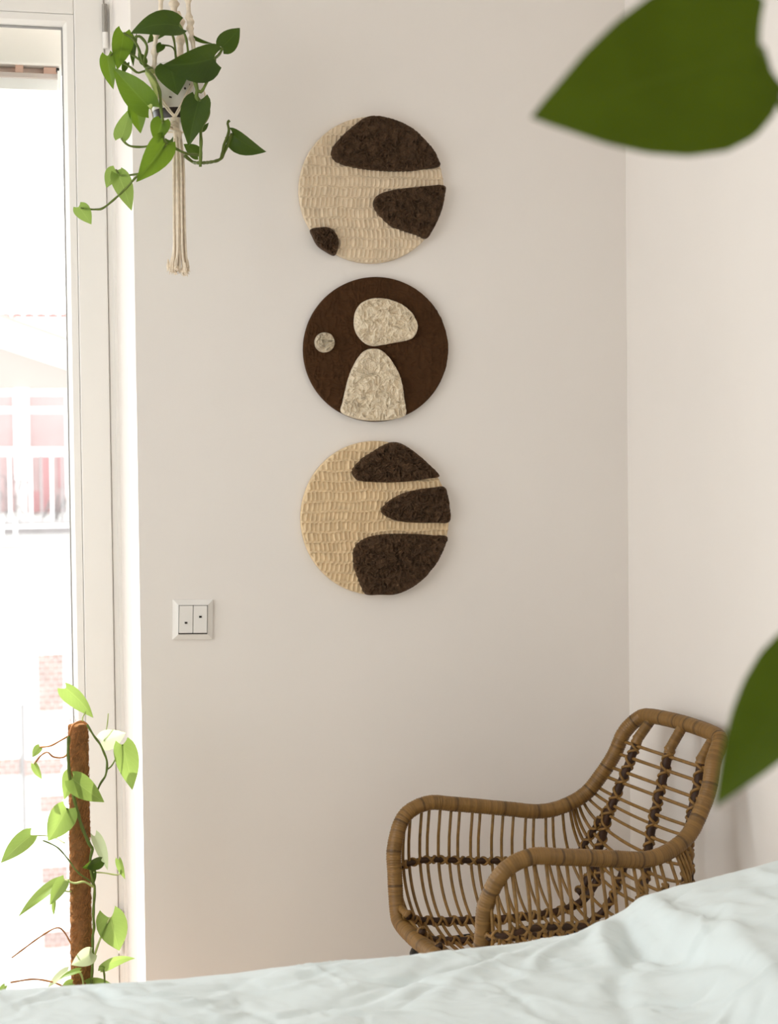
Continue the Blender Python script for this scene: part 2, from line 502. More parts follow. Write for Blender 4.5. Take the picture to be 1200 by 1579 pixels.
SIL = [(-0.9, .585), (0.016, .594), (.123, .593), (.219, .592), (.336, .592), (.479, .593), (.577, .594), (.677, .596), (.778, .599), (.882, .609),
       (.914, .619), (.935, .634), (.972, .654), (1.031, .668), (1.063, .671), (1.106, .678), (1.15, .687), (1.205, .697), (1.36, .705)]
def duvet():
    nx, ny = 420, 330
    X = np.linspace(-0.78, 1.335, nx)
    S = np.linspace(0, 1, ny)
    sx, sz = zip(*SIL)
    top = np.interp(X, sx, sz)
    k = np.exp(-np.linspace(-2, 2, 9) ** 2); k /= k.sum()
    top = np.convolve(np.pad(top, 4, mode='edge'), k, 'valid')
    # s runs from the hem on the far side (hanging) over the crest to the near side
    path = spline([(-.955, .27), (-.952, .40), (-.958, .52), (-.985, .582), (-1.03, .598), (-1.12, .598), (-1.35, .59), (-1.7, .588), (-2.2, .588), (-2.42, .57), (-2.47, .48), (-2.475, .3)], 14)
    P, _ = resample(path, 0.002)
    u = np.linspace(0, 1, len(P))
    # denser rows near the visible crest
    Sd = np.interp(S, [0, .14, .72, 1], [0, .10, .42, 1])
    py, pz = np.interp(Sd, u, P[:, 0]), np.interp(Sd, u, P[:, 1])
    XX, YY = np.meshgrid(X, py)
    ZZ = np.repeat(pz[:, None], nx, 1)
    raised = (top - .594)[None, :]
    w = np.clip((ZZ - .30) / .29, 0, 1) ** 1.3
    # pillow under the duvet at the head end fades towards the camera
    ZZ = ZZ + raised * w * (1 + .35 * np.exp(-((YY + 1.35) / .2) ** 2))
    def fold(px0, py0, px1, py1, wd, h):
        ax, ay = px1 - px0, py1 - py0
        L = math.hypot(ax, ay)
        t = ((XX - px0) * ax + (YY - py0) * ay) / L / L
        dd = ((XX - px0) * ay - (YY - py0) * ax) / L + .012 * np.sin(t * 5 + px0 * 9)
        tt = np.clip(t, -.5, 1.5)
        return h * np.exp(-(dd / wd) ** 2) * np.exp(-((tt - .5) / .55) ** 4)
    D = np.zeros_like(ZZ)
    folds = [(.905, -.99, .86, -1.22, .018, .013), (.93, -1.0, .925, -1.3, .014, -.016), (.965, -1.01, .985, -1.32, .022, .010), (.945, -1.02, .955, -1.4, .011, -.010),
             (.88, -1.02, .74, -1.16, .012, .008), (.84, -1.0, .70, -1.08, .012, -.007), (.80, -1.03, .60, -1.20, .016, .007),
             (.74, -1.06, .48, -1.17, .010, -.007), (.70, -1.03, .42, -1.08, .014, .006), (.62, -1.10, .38, -1.23, .013, -.007),
             (.50, -1.02, .30, -1.07, .012, .004), (.42, -1.06, .22, -1.10, .014, -.004), (1.00, -1.06, 1.06, -1.45, .02, -.006), (1.09, -1.10, 1.12, -1.5, .018, .006),
             (1.16, -1.04, 1.13, -1.2, .012, .006), (1.20, -1.05, 1.17, -1.22, .010, -.006), (.90, -1.12, .80, -1.4, .02, -.010), (1.03, -1.2, .95, -1.5, .016, .007)]
    for f in folds:
        D += fold(*f)
    # scattered creases
    r = np.random.default_rng(3)
    for i in range(110):
        cx, cy = r.uniform(-.2, 1.3), r.uniform(-1.5, -.98)
        a = r.normal(-.6 if cx < .9 else -1.5, .45)
        l = r.uniform(.04, .14)
        D += fold(cx, cy, cx + l * math.cos(a) * 1.3, cy + l * math.sin(a), r.uniform(.004, .009), r.choice([-1, 1]) * r.uniform(.002, .0055))
    wx = XX + .03 * vnoise(XX * 9, YY * 9, 4)
    wy = YY + .03 * vnoise(XX * 9, YY * 9, 5)
    D += .010 * (vnoise(wx * 7 + wy * 5, wy * 9, 1) - .5) + .006 * (1 - np.abs(2 * vnoise(wx * 16 + wy * 9, wy * 20, 2) - 1) - .5)
    D += .0022 * (1 - np.abs(2 * vnoise(wx * 55 + wy * 20, wy * 60, 6) - 1) - .5)
    crest = np.clip(1 - np.abs(YY + 1.0) / .05, 0, 1)
    D *= (1 - .65 * crest) * np.clip((ZZ - .3) / .25, .25, 1)
    # the hanging side waves outwards
    side = np.clip((.55 - ZZ) / .2, 0, 1)
    sgn = np.where(YY > -1.7, 1.0, -1.0)
    Y2 = YY + side * sgn * (.012 * np.sin(XX * 17 + 1) + .01 * np.sin(XX * 31))* 1.0
    V = np.stack([XX, Y2, ZZ + D], -1).reshape(-1, 3)
    i, j = np.meshgrid(np.arange(ny - 1), np.arange(nx - 1), indexing='ij')
    a = (i * nx + j).ravel()
    F = np.stack([a, a + nx, a + nx + 1, a + 1], 1)
    return V, F
V, F = duvet()
dv = obj('duvet', V, F, M['duvet'], smooth=True)
tag(dv, 'rumpled pale mint linen duvet spread over the bed in front', 'duvet')
sm = dv.modifiers.new('cloth_thickness', 'SOLIDIFY'); sm.thickness = .012; sm.offset = -1

# ------------------------------------------------------------------ rattan armchair
CH_O = Vector((0.80025, -0.43618, 0)); CH_A = math.radians(6.1)
chair = thing('rattan_armchair', 'brown rattan armchair with open cane ribs in the room corner', 'armchair', CH_O)
cd = Vector((math.cos(CH_A), math.sin(CH_A), 0)); cl = Vector((-cd.y, cd.x, 0))
def CP(u, v, w):
    return CH_O + cd * u + cl * v + Vector((0, 0, w))
RAIL = [(0.0, .463, .211), (.002, .52, .222), (.005, .571, .230), (.031, .626, .243), (.081, .648, .246), (.138, .642, .243), (.195, .634, .237), (.255, .625, .230),
        (.313, .617, .223), (.362, .624, .216), (.410, .648, .207), (.444, .690, .196), (.467, .730, .186), (.482, .772, .175)]
side = [np.array(p) for p in RAIL]
loop = [(u, h, w) for u, w, h in RAIL[::-1]][:-1] + [(.0, .207, .455), (-.001, .185, .432), (-.004, .10, .424), (-.004, 0, .422)]
loop += [(u, -h, w) for u, h, w in loop[::-1][1:]]
loop += [(.505, -.158, .802), (.515, -.125, .812), (.521, 0, .815), (.515, .125, .812), (.505, .158, .802)]
LP = spline([CP(*p) for p in loop], 10, True)
def wound(P, rad, closed, name, parent, step=.0048):
    """rod wound with rattan skin: each turn is a low bulge with its own tone"""
    Q, L = resample(P, step / 3, closed)
    n = len(Q)
    turn = np.arange(n) // 3
    tones = rng.uniform(.25, 1, turn.max() + 2) * .65 + .3
    joints = rng.integers(8, 22, 400).cumsum()
    for j in joints:
        if j < len(tones): tones[j] = .14
    bulge = np.array([0.94, 1.0, 1.0])[np.arange(n) % 3] + (rng.uniform(-.015, .015, turn.max() + 2))[turn]
    V, F = tube(Q, (bulge * rad).tolist(), 12, closed)
    o = obj(name, V, F, M['wrap'], parent, smooth=True)
    at_ = o.data.attributes.new('turn', 'FLOAT', 'POINT')
    tv = np.repeat(tones[turn], 12)
    at_.data.foreach_set('value', tv.astype(np.float32))
    return o
wound(LP, .0152, True, 'frame_rail', chair)

# shell surface: t follows the rail from the front of the arm to the top of the back, s crosses from side to side
RS = np.array(spline(side, 20))                # u, w, halfwidth
ridx = np.arange(len(RS)) / 20.0
CEN = [(1.2, .005, .440), (2.4, .012, .425), (3, .035, .408), (4, .083, .398), (6, .20, .392), (7.4, .29, .395), (8, .335, .400), (8.6, .375, .410), (9, .405, .43), (9.3, .422, .47), (9.6, .435, .525), (10, .445, .60), (10.5, .456, .645), (11, .466, .682), (12, .478, .725), (13, .490, .768)]
cq = np.array(CEN)
def rail_at(t): return np.array([np.interp(t, ridx, RS[:, k]) for k in range(3)])
def cen_at(t): return np.array([np.interp(t, cq[:, 0], cq[:, k]) for k in (1, 2)])
def shell(t, s):
    R, C = rail_at(t), cen_at(t)
    th = abs(s) * math.pi / 2
    deep = min(1, max(0, (R[1] - C[1]) / .2))
    p = 1.0 - .50 * deep
    a = math.sin(th) ** p
    bb = 1 - max(0, math.cos(th)) ** p
    uw = C + (R[:2] - C) * bb
    bulge = .022 * deep * math.sin(math.pi * bb)       # sides belly outwards
    return CP(uw[0], math.copysign(R[2] * a + bulge, s) if abs(s) > 1e-9 else 0, uw[1])
# cane ribs: hoops from rail to rail
tarm = list(np.linspace(2.25, 9.0, 19)) + [float(np.interp(w_, cq[8:, 2], cq[8:, 0])) for w_ in np.linspace(.465, .752, 12)]
for t in tarm:
    S = np.linspace(-1, 1, 41)
    pts = [shell(t + (.05 * math.sin(t * 7)), s) for s in S]
    MB().tube(pts, .0034, 6).build('rib', M['cane'], chair, smooth=True)
# dark bound rods running front to back; at every crossing a cane binding
def rod(ts, s, rad, name, bind=True, pitch=None):
    pts = [shell(t, s(t) if callable(s) else s) for t in ts]
    P = spline(pts, 3)
    Q, L = resample(P, .006)
    r0 = MB().tube(Q, rad, 8).build(name, M['bound'], chair, smooth=True)
    if bind:
        n = int(L / .0016)
        Q2, _ = resample(P, L / n)
        Tn = np.gradient(Q2, axis=0); Tn /= np.linalg.norm(Tn, axis=1)[:, None]
        ref = np.array(cl) if abs(np.dot(Tn[0], np.array(cl))) < .8 else np.array((0, 0, 1.))
        dist = np.linspace(0, L, len(Q2))
        for sg in (1, -1):
            A = sg * dist / (pitch or .026) * 2 * math.pi
            N = ref - Tn * (Tn @ ref)[:, None]; N /= np.linalg.norm(N, axis=1)[:, None]
            B = np.cross(Tn, N)
            H = Q2 + (N * np.cos(A)[:, None] + B * np.sin(A)[:, None]) * (rad + .0004)
            MB().tube(H, .0030, 5).build('binding', M['cane'], r0, smooth=True)
    return r0
TT = np.linspace(9.0, 13.02, 16)
for s in (-.50, 0.0, .50):
    rod(np.linspace(8.8, 13.0, 26), s, .0088, 'back_post', True, .034)
    # the smooth wound head of the post under the top rail
    a, c = shell(12.75, s), shell(13.0, s)
    top = CP(.519, (a - CH_O).dot(cl) * .95, .810)
    wound([np.array(a), np.array(c), np.array(top)], .0105, False, 'post_head', chair)
for s in (-.856, .856):
    rod(np.linspace(1.75, 10.2, 28), lambda t, s=s: s if t < 8.6 else s + (math.copysign(.52, s) - s) * (t - 8.6) / 1.6, .0062, 'side_rod', True, .03)
for s in (-.40, .40):
    rod(np.linspace(1.3, 9.6, 22), s, .008, 'seat_rod', True, .028)
for s in (-.17, .0, .17):
    rod(np.linspace(1.3, 9.6, 18), s, .007, 'seat_rod', True, .03)
# stub ends of the side rods at the front upright
for sg in (1, -1):
    for (t0, s0) in ((1.75, .856), (1.3, .40)):
        a = shell(t0, s0 * sg)
        a0 = shell(t0 + .6, s0 * sg)
        tt = 1.2 if s0 > .7 else .15
        R = rail_at(tt)
        wound([np.array(a), np.array(CP(R[0] + .004, sg * R[2], R[1] if s0 > .7 else .458))], .0075, False, 'rod_end', chair)
# frame below the seat and the dark legs
fr = [CP(.03, .17, .385), CP(.40, .16, .375), CP(.40, -.16, .375), CP(.03, -.17, .385)]
MB().tube(resample(spline(fr, 8, True), .01, True)[0], .008, 8, True).build('under_frame', M['black'], chair, smooth=True)
for u, v, du, dv_ in ((.05, .165, -.02, .03), (.05, -.165, -.02, -.03), (.39, .155, .06, .03), (.39, -.155, .06, -.03)):
    MB().tube([CP(u, v, .40), CP(u + du, v + dv_, 0.0)], [.0085, .0075], 10).build('leg', M['black'], chair, smooth=True)

# ------------------------------------------------------------------ three textured wall discs
def px_outline(pts, ox, oy, sc, Y):
    return [at(ox + x / sc, oy + y / sc, Y) for x, y in pts]
def relief(outline, nr, na, y_back, y_front, hfun, edge=.0025):
    """solid piece on the wall: outline (world X, Z) filled by rings, face displaced by hfun(x, z)"""
    O = np.array(spline([(p.x, p.z) for p in outline], 24, True))
    O, _ = resample(O, 1e9 if False else .0005, True)
    c = O.mean(0)
    # resample to na points evenly by arc length
    idx = (np.arange(na) * len(O) / na).astype(int)
    O = O[idx]
    r = np.linspace(0, 1, nr + 1)[1:]
    G = c + (O[None] - c) * r[:, None, None]                      # nr, na, 2
    H = hfun(G[..., 0], G[..., 1])
    Rm = np.linalg.norm(O - c, axis=1)[None]
    e = np.clip((1 - r[:, None]) * Rm / edge, 0, 1)
    e = np.sqrt(np.clip(1 - (1 - e) ** 2, 0, 1))                   # rounded rim
    thick = (y_back - y_front)
    Yf = y_back - (thick * (.55 + .45 * e) + H * e)
    V = [(c[0], float(Yf[0].mean()), c[1])]
    V = np.vstack([np.array(V), np.stack([G[..., 0], Yf, G[..., 1]], -1).reshape(-1, 3), np.stack([O[:, 0], np.full(na, y_back), O[:, 1]], -1)])
    k = np.arange(na); l = (k + 1) % na
    F = [[0, 1 + int(b_), 1 + int(a_)] for a_, b_ in zip(k, l)]
    q = []
    for i in range(nr):
        a0, a1 = 1 + i * na, 1 + (i + 1) * na
        q.append(np.stack([a0 + k, a0 + l, a1 + l, a1 + k], 1))
    F += np.vstack(q).tolist()
    return V, F
def cells(cx, cz, seed):
    def h(x, z):
        row_h, col_w = .0208, .0094
        zz = z + .0035 * (vnoise(x * 18, z * 18, seed) - .5) + .0012 * np.sin(x * 70 + z * 40)
        r = np.floor(zz / row_h); bz = zz / row_h - r
        xx = x + .004 * (vnoise(x * 40, r * 3.7, seed + 1) - .5) + hashn(r, r * 0, seed) * .01 + .0012 * np.sin(bz * 3 + r)
        cidx = np.floor(xx / col_w); bx = xx / col_w - cidx
        jit = hashn(cidx, r, seed + 2)
        dx = np.minimum(np.abs(bx - .06 - .1 * jit), np.abs(bx - 1.06 - .1 * jit)) * col_w
        arch = .90 - .14 * (2 * (bx - .55)) ** 2 + .05 * (jit - .5)
        dz = np.abs(bz - arch) * row_h
        ridge = np.maximum(np.exp(-(dx / .0016) ** 2) * (.55 + .45 * jit) * np.clip((.98 - bz) * 8, 0, 1) * np.clip(bz * 9, .15, 1), .85 * np.exp(-(dz / .0017) ** 2))
        return .0056 * ridge + .0006 * vnoise(x * 300, z * 300, seed + 3)
    return h
def worms(seed, amp=.0085, fr=135):
    def h(x, z):
        wx = x + .006 * (vnoise(x * 90, z * 90, seed) - .5) * 2
        wz = z + .006 * (vnoise(x * 90, z * 90, seed + 1) - .5) * 2
        a = 1 - np.abs(2 * vnoise(wx * fr, wz * fr, seed + 2) - 1)
        b_ = 1 - np.abs(2 * vnoise(wz * fr * 1.7, -wx * fr * 1.7, seed + 3) - 1)
        return amp * (.65 * a ** 2 + .35 * b_ ** 2)
    return h
def strokes(seed):
    def h(x, z):
        wx = x + .010 * vnoise(x * 40, z * 40, seed)
        wz = z + .010 * vnoise(x * 40, z * 40, seed + 1)
        a = 1 - np.abs(2 * vnoise(wx * 150, wz * 55, seed + 2) - 1)
        b_ = 1 - np.abs(2 * vnoise(wx * 70, wz * 190, seed + 3) - 1)
        return .0028 * a ** 4 + .0020 * b_ ** 4
    return h
def circle(cx, cy, rx, ry):
    return [(cx + rx * math.cos(2 * math.pi * k / 40), cy - ry * math.sin(2 * math.pi * k / 40)) for k in range(40)]
YB = -0.001
def wall_disc(label, c, rx, ry, base_mat, base_h, shapes, shape_mat, ox, oy, nr=120, na=760):
    root = thing('wall_disc', label, 'wall art', at(c[0], c[1], YB), 'round relief discs hung in a column')
    V, F = relief(px_outline(circle(c[0], c[1], rx, ry), 0, 0, 1, YB), nr, na, YB, -.011, base_h, .002)
    obj('disc_panel', V, F, base_mat, root, smooth=True)
    for i, sh in enumerate(shapes):
        V, F = relief(px_outline(sh, ox, oy, 1200 / 270, YB), 90, 560, -.009, -.0190, worms(11 + i * 5 + int(c[1])), .004)
        obj('raised_shape', V, F, shape_mat, root, smooth=True)
A = [(565, 95), (620, 93), (700, 107), (790, 140), (870, 185), (940, 250), (1000, 320), (1035, 385), (1046, 437), (960, 455), (850, 470), (720, 472), (600, 465), (480, 450), (390, 428), (330, 400), (305, 360), (312, 315), (350, 262), (410, 200), (470, 150), (520, 112)]
B = [(1075, 569), (1080, 640), (1065, 720), (1035, 800), (1000, 870), (955, 930), (880, 905), (800, 880), (720, 850), (650, 790), (605, 735), (590, 695), (605, 650), (650, 620), (720, 600), (820, 585), (950, 572)]
Cc = [(165, 867), (240, 852), (290, 855), (325, 880), (350, 920), (357, 965), (345, 1020), (325, 1046), (270, 1020), (215, 980), (180, 920)]
D = [(610, 225), (690, 232), (780, 265), (850, 320), (885, 380), (895, 430), (870, 490), (820, 515), (740, 530), (660, 545), (590, 553), (530, 530), (480, 470), (462, 410), (468, 330), (500, 270), (550, 238)]
E_ = [(590, 570), (640, 578), (690, 620), (740, 690), (775, 760), (795, 840), (805, 920), (816, 1005), (800, 1033), (720, 1055), (640, 1063), (540, 1060), (450, 1040), (374, 1000), (385, 930), (405, 840), (430, 750), (465, 670), (510, 605), (550, 577)]
F_ = circle(260, 528, 69, 69)
G_ = [(720, 97), (780, 105), (850, 145), (920, 200), (980, 255), (1025, 300), (1040, 335), (960, 348), (850, 365), (700, 373), (580, 370), (490, 360), (455, 325), (447, 290), (465, 260), (520, 205), (590, 160), (660, 118)]
H_ = [(1075, 402), (1100, 455), (1113, 530), (1111, 640), (1000, 648), (880, 648), (780, 640), (700, 615), (655, 585), (645, 560), (670, 525), (720, 485), (800, 445), (900, 420), (1000, 407)]
I_ = [(1096, 742), (1080, 810), (1045, 890), (990, 970), (920, 1045), (830, 1105), (740, 1138), (640, 1140), (545, 1138), (510, 1085), (480, 1010), (460, 940), (452, 870), (465, 815), (500, 775), (560, 745), (640, 728), (760, 722), (900, 725), (1000, 733)]
wall_disc('topmost cream disc with three raised dark brown shapes on the wall', (571.5, 294), 111.5, 113, M['cream'], cells(0, 0, 21), [A, B, Cc], M['brown'], 440, 160)
wall_disc('middle dark brown disc with three raised cream pebble shapes', (578.5, 539), 111.5, 111.5, M['brown_flat'], strokes(31), [D, E_, F_], M['cream_raised'], 440, 410)
wall_disc('lowest tan disc with three dark brown fingers from its right edge', (577, 798.5), 114, 118.5, M['tan'], cells(0, 0, 41), [G_, H_, I_], M['brown'], 440, 660)

# ------------------------------------------------------------------ light switch
sc_ = at(297, 955, 0)
sw = thing('light_switch', 'white double rocker light switch beside the balcony door', 'light switch', sc_)
def pyramid_frame(x, z, o, i, yo, yi, d):
    V = []
    for (r, y) in ((o, 0), (o, yo), (o - .004, yo - .002), (i, yi), (i, yi + d)):
        V += [(x - r, y, z - r), (x + r, y, z - r), (x + r, y, z + r), (x - r, y, z + r)]
    F = []
    for r in range(4):
        for k in range(4):
            l = (k + 1) % 4
            F.append([r * 4 + k, r * 4 + l, r * 4 + 4 + l, r * 4 + 4 + k])
    return V, F
ang = Matrix.Rotation(math.radians(1.6), 4, 'Y')
def swrot(o):
    for v in o.data.vertices:
        v.co = ang @ v.co
V, F = pyramid_frame(sc_.x, sc_.z, .0405, .0295, -.004, -.0105, .006)
swrot(obj('switch_frame', V, F, M['plastic'], sw))
bk = MB().box(sc_.x - .030, sc_.x + .030, -.0055, -.001, sc_.z - .030, sc_.z + .030).build('back_plate', M['mark'], sw); swrot(bk)
for k, (xa, xb, mz) in enumerate(((-.0283, -.0006, -.006), (.0006, .0283, .006))):
    r = MB()
    V = [(sc_.x + xa, -.004, sc_.z - .0268), (sc_.x + xb, -.004, sc_.z - .0268), (sc_.x + xb, -.004, sc_.z + .0285), (sc_.x + xa, -.004, sc_.z + .0285),
         (sc_.x + xa, -.0118, sc_.z - .0268), (sc_.x + xb, -.0118, sc_.z - .0268), (sc_.x + xb, -.0098, sc_.z + .0285), (sc_.x + xa, -.0098, sc_.z + .0285)]
    r.add(V, [[0, 1, 2, 3], [4, 7, 6, 5], [0, 4, 5, 1], [1, 5, 6, 2], [2, 6, 7, 3], [3, 7, 4, 0]])
    ro = r.build('rocker', M['plastic'], sw); swrot(ro); bevel(ro, .0008)
    mk = MB().box(sc_.x + (xa + xb) / 2 - .0026, sc_.x + (xa + xb) / 2 + .0026, -.0122, -.0095, sc_.z + mz - .0019, sc_.z + mz + .0019).build('indicator', M['mark'], ro); swrot(mk)

# ------------------------------------------------------------------ leaves and vines
PROF_T = [0, .06, .15, .27, .42, .58, .73, .86, .94, 1.0]
PROF_W = [.50, .76, .94, 1.0, .93, .76, .53, .28, .13, 0.0]
def leaf(parent, base, tip, width, m, roll=0.0, fold=.25, arch=.12, lobe=.13, n=14, k=6, wave=0.0, twist=0.0, petiole=None, name='leaf'):
    base, tip = Vector(base), Vector(tip)
    a = tip - base
    L = a.length
    a.normalize()
    view = CAM - (base + tip) / 2
    n0 = (view - a * view.dot(a)).normalized()
    V, UV, F = [], [], []
    for i in range(n + 1):
        t = i / n
        h = width / 2 * float(np.interp(t, PROF_T, PROF_W))
        rot = Matrix.Rotation(math.radians(roll + twist * (t - .3)), 3, a)
        nn = rot @ n0
        s = nn.cross(a)
        for j in range(-k, k + 1):
            q = j / k
            f = abs(q)
            pos = t - lobe * (f ** 1.6) * (1 - t) ** 3.5
            z = fold * h * f ** 1.25 + arch * L * 4 * t * (1 - t) * .5 + wave * L * math.sin(t * 9 + q * 2) * f * (1 - t * .5)
            V.append(base + a * (L * pos) + s * (q * h) + nn * z)
            UV.append((q, t))
    c = 2 * k + 1
    for i in range(n):
        for j in range(c - 1):
            F.append([i * c + j, i * c + j + 1, (i + 1) * c + j + 1, (i + 1) * c + j])
    return obj(name, V, F, m, parent, smooth=True, uvs=UV)
def vine(parent, pxs, rad, m, Y, name='stem'):
    """pxs: (x, y) or (x, y, Y) along the vine; Y default depth"""
    pts = [at(p[0], p[1], p[2] if len(p) > 2 else Y) for p in pxs]
    P = spline(pts, 7)
    Q, L = resample(P, .004)
    r = [rad * (1 + .12 * math.sin(i * .9)) for i in range(len(Q))]
    return MB().tube(Q, r, 7).build(name, m, parent, smooth=True)

# --- hanging pothos
HY = -0.20
ppm = 2600 / 3.28                                  # pixels per metre at this depth
potc = at(275, 150, HY)
hang = thing('hanging_pothos', 'trailing green pothos in a white pot hung beside the door', 'potted plant', (potc.x, HY, at(275, 196, HY).z))
zt, zb = at(275, 104, HY).z, at(275, 196, HY).z
hh = zt - zb
prof = [(.0, zb), (0.0403, zb), (0.0454, zb + .004), (0.0465, zb + .009)]
V, F = lathe(prof, potc.x, HY); obj('pot_foot', V, F, M['ceramic'], hang, smooth=True)
V, F = lathe([(0.0442, zb + .006), (0.0465, zb + .012), (0.0482, zb + .026), (0.0476, zb + .0285)], potc.x, HY); obj('dark_band', V, F, M['darkglaze'], hang, smooth=True)
V, F = lathe([(0.0465, zb + .027), (0.0498, zb + .030), (.0475, zt - .03), (.049, zt - .004), (.0485, zt), (.0465, zt), (.045, zt - .01), (.044, zt - .02)], potc.x, HY); obj('pot', V, F, M['ceramic'], hang, smooth=True)
V, F = lathe([(.0001, zt - .008), (.02, zt - .007), (.0455, zt - .012)], potc.x, HY); obj('soil', V, F, M['soil'], hang, smooth=True)
# brown specks fired into the glaze
for i in range(16):
    a = rng.uniform(-2.6, -.5); z = rng.uniform(zb + .034, zt - .02); rr = rng.uniform(.0012, .003)
    f = (z - zb - .030) / (zt - .03 - zb - .030); R = .0498 - .0023 * f
    cpt = Vector((potc.x + R * math.cos(a), HY + R * math.sin(a), z)); nrm = Vector((math.cos(a), math.sin(a), 0)); tg = Vector((-math.sin(a), math.cos(a), 0))
    V = [cpt + nrm * .0008] + [cpt - nrm * .0003 + tg * rr * math.cos(q * math.pi / 4) + Vector((0, 0, 1)) * rr * 1.3 * math.sin(q * math.pi / 4) for q in range(8)]
    obj('glaze_speck', V, [[0, 1 + q, 1 + (q + 1) % 8] for q in range(8)], M['darkglaze'], hang)
def HL(b_, t_, w, m='leaf', yb=HY, yt=None, **k):
    return leaf(hang, at(b_[0], b_[1], yb), at(t_[0], t_[1], yb if yt is None else yt), w / ppm, M[m], **k)
YF = HY - .07      # in front of the pot
HL((276, 40), (201, 52), 44, yb=HY - .065, yt=HY - .07, roll=30, arch=.35, fold=.15)
HL((256, 41), (227, 67), 22, yb=HY + .02, roll=20)
HL((190, 50), (181, 108), 33, 'leaf_mid', yb=HY - .03, roll=-15, arch=.16, fold=.1, twist=25)
HL((166, 86), (175, 138), 25, 'leaf_mid', yb=HY - .02, roll=20, fold=.3)
HL((231, 166), (174, 104), 44, yb=YF, yt=HY - .06, roll=-8, fold=.18, arch=.1, m='leaf_mid')
HL((211, 160), (217, 206), 28, 'leaf_mid', yb=HY - .03, roll=10)
HL((187, 213), (199, 168), 28, 'leaf_new_sunlit', yb=HY - .03, roll=-25, arch=-.12)
HL((255, 219), (210, 281), 42, yb=YF, yt=YF - .02, roll=-12, fold=.22, m='leaf_mid')
HL((251, 186), (240, 221), 30, 'leaf_mid', yb=YF, roll=15)
HL((262, 216), (268, 247), 22, yb=HY - .02, roll=10)
HL((306, 240), (283, 222), 22, yb=HY + .01, roll=20)
HL((307, 154), (291, 226), 44, yb=YF, yt=YF - .01, roll=14, fold=.3)
HL((330, 89), (251, 100), 60, yb=YF - .01, yt=YF - .03, roll=-26, fold=.3, arch=.2)
HL((262, 102), (274, 147), 50, yb=HY - .055, yt=YF, roll=-8, fold=.2)
HL((342, 73), (370, 43), 33, yb=HY - .01, roll=12, fold=.2)
HL((299, 56), (328, 67), 12, yb=HY - .03, roll=60)
HL((250, 69), (242, 82), 13, yb=HY - .05, roll=10)
HL((208, 57), (206, 103), 14, yb=HY - .01, roll=35)
HL((222, 98), (213, 80), 14, yb=HY, roll=25)
HL((196, 97), (190, 115), 12, yb=HY - .01, roll=30)
HL((358, 206), (411, 234), 40, yb=HY + .06, yt=HY + .05, roll=36, arch=.25, fold=.35)
HL((179, 262), (164, 290), 24, 'leaf_new_sunlit', yb=HY - .05, roll=25)
HL((182, 268), (203, 325), 30, 'leaf_new_sunlit', yb=HY - .06, roll=-10)
HL((121, 319), (141, 346), 25, 'leaf_new_sunlit', yb=HY - .06, roll=-15)
HL((311, 201), (322, 189), 8, yb=HY - .06, roll=20)
HL((253, 192), (262, 199), 6, 'leaf_new_sunlit', yb=YF, roll=20)
top_ = (222, 100, HY - .03)
def HV(p, r=1.7, m='stem', Y=HY - .03): return vine(hang, p, r * 1.25 / ppm, M[m], Y)
HV([(240, 108, HY), top_, (227, 73), (217, 57), (208, 57)])
HV([(240, 108, HY), top_, (213, 73), (203, 59), (190, 51)])
HV([(240, 108, HY), (222, 98), (205, 85), (186, 77), (169, 86)], 1.3)
HV([(240, 108, HY), (222, 110), (212, 112), (200, 103), (183, 93)], 1.4)
HV([(240, 106, HY), (226, 106, YF + .01), (237, 120, YF), (246, 140, YF), (248, 165, YF), (251, 187, YF)], 1.9)
HV([(240, 110, HY), (228, 112, YF + .01), (237, 130, YF), (240, 148, YF), (233, 163, YF), (230, 166, YF)], 3.2, 'stem_pale')
HV([(251, 187, YF), (252, 205, YF), (255, 219, YF), (285, 236, HY - .05), (300, 238), (309, 240)], 1.6)
HV([(285, 108, HY), (295, 107, HY - .05), (300, 123, YF), (304, 138, YF), (303, 149, YF), (307, 155, YF)], 2.4)
HV([(304, 139, YF), (311, 141, YF), (320, 124, YF), (331, 96, YF), (330, 89, YF - .01)], 1.9)
HV([(331, 90, YF - .01), (337, 85, HY - .03), (341, 79, HY - .01), (342, 73, HY - .01)], 1.8)
HV([(307, 155, YF), (318, 160, YF), (322, 170, YF), (318, 185, YF), (310, 197, YF), (310, 220, YF), (309, 252, YF), (309, 257, YF)], 2.0)
HV([(285, 240, HY - .04), (298, 250), (309, 251, YF), (325, 250, HY), (340, 245, HY + .04), (348, 230, HY + .06), (358, 206, HY + .06)], 2.0)
HV([(341, 244, HY + .04), (346, 222, HY + .06), (353, 203, HY + .06), (351, 190, HY + .06), (354, 186, HY + .06)], 1.7)
HV([(257, 222, YF), (232, 255, YF - .01), (209, 274, HY - .08), (194, 291, HY - .07), (162, 319, HY - .06), (147, 323, HY - .06), (124, 321, HY - .06)], 1.3)
HV([(215, 268, HY - .07), (200, 270, HY - .06), (186, 271, HY - .06), (179, 262, HY - .05)], 1.3)
HV([(187, 213, HY - .03), (195, 222), (205, 226), (225, 226), (252, 219, YF)], 1.4)
HV([(276, 37, HY - .02), (284, 51), (288, 64), (290, 90), (282, 108, HY)], 1.5)
HV([(250, 69, HY - .05), (268, 75, HY - .03), (275, 106, HY)], 1.0)
HV([(256, 41, HY + .02), (268, 60, HY), (272, 106, HY)], 1.4)

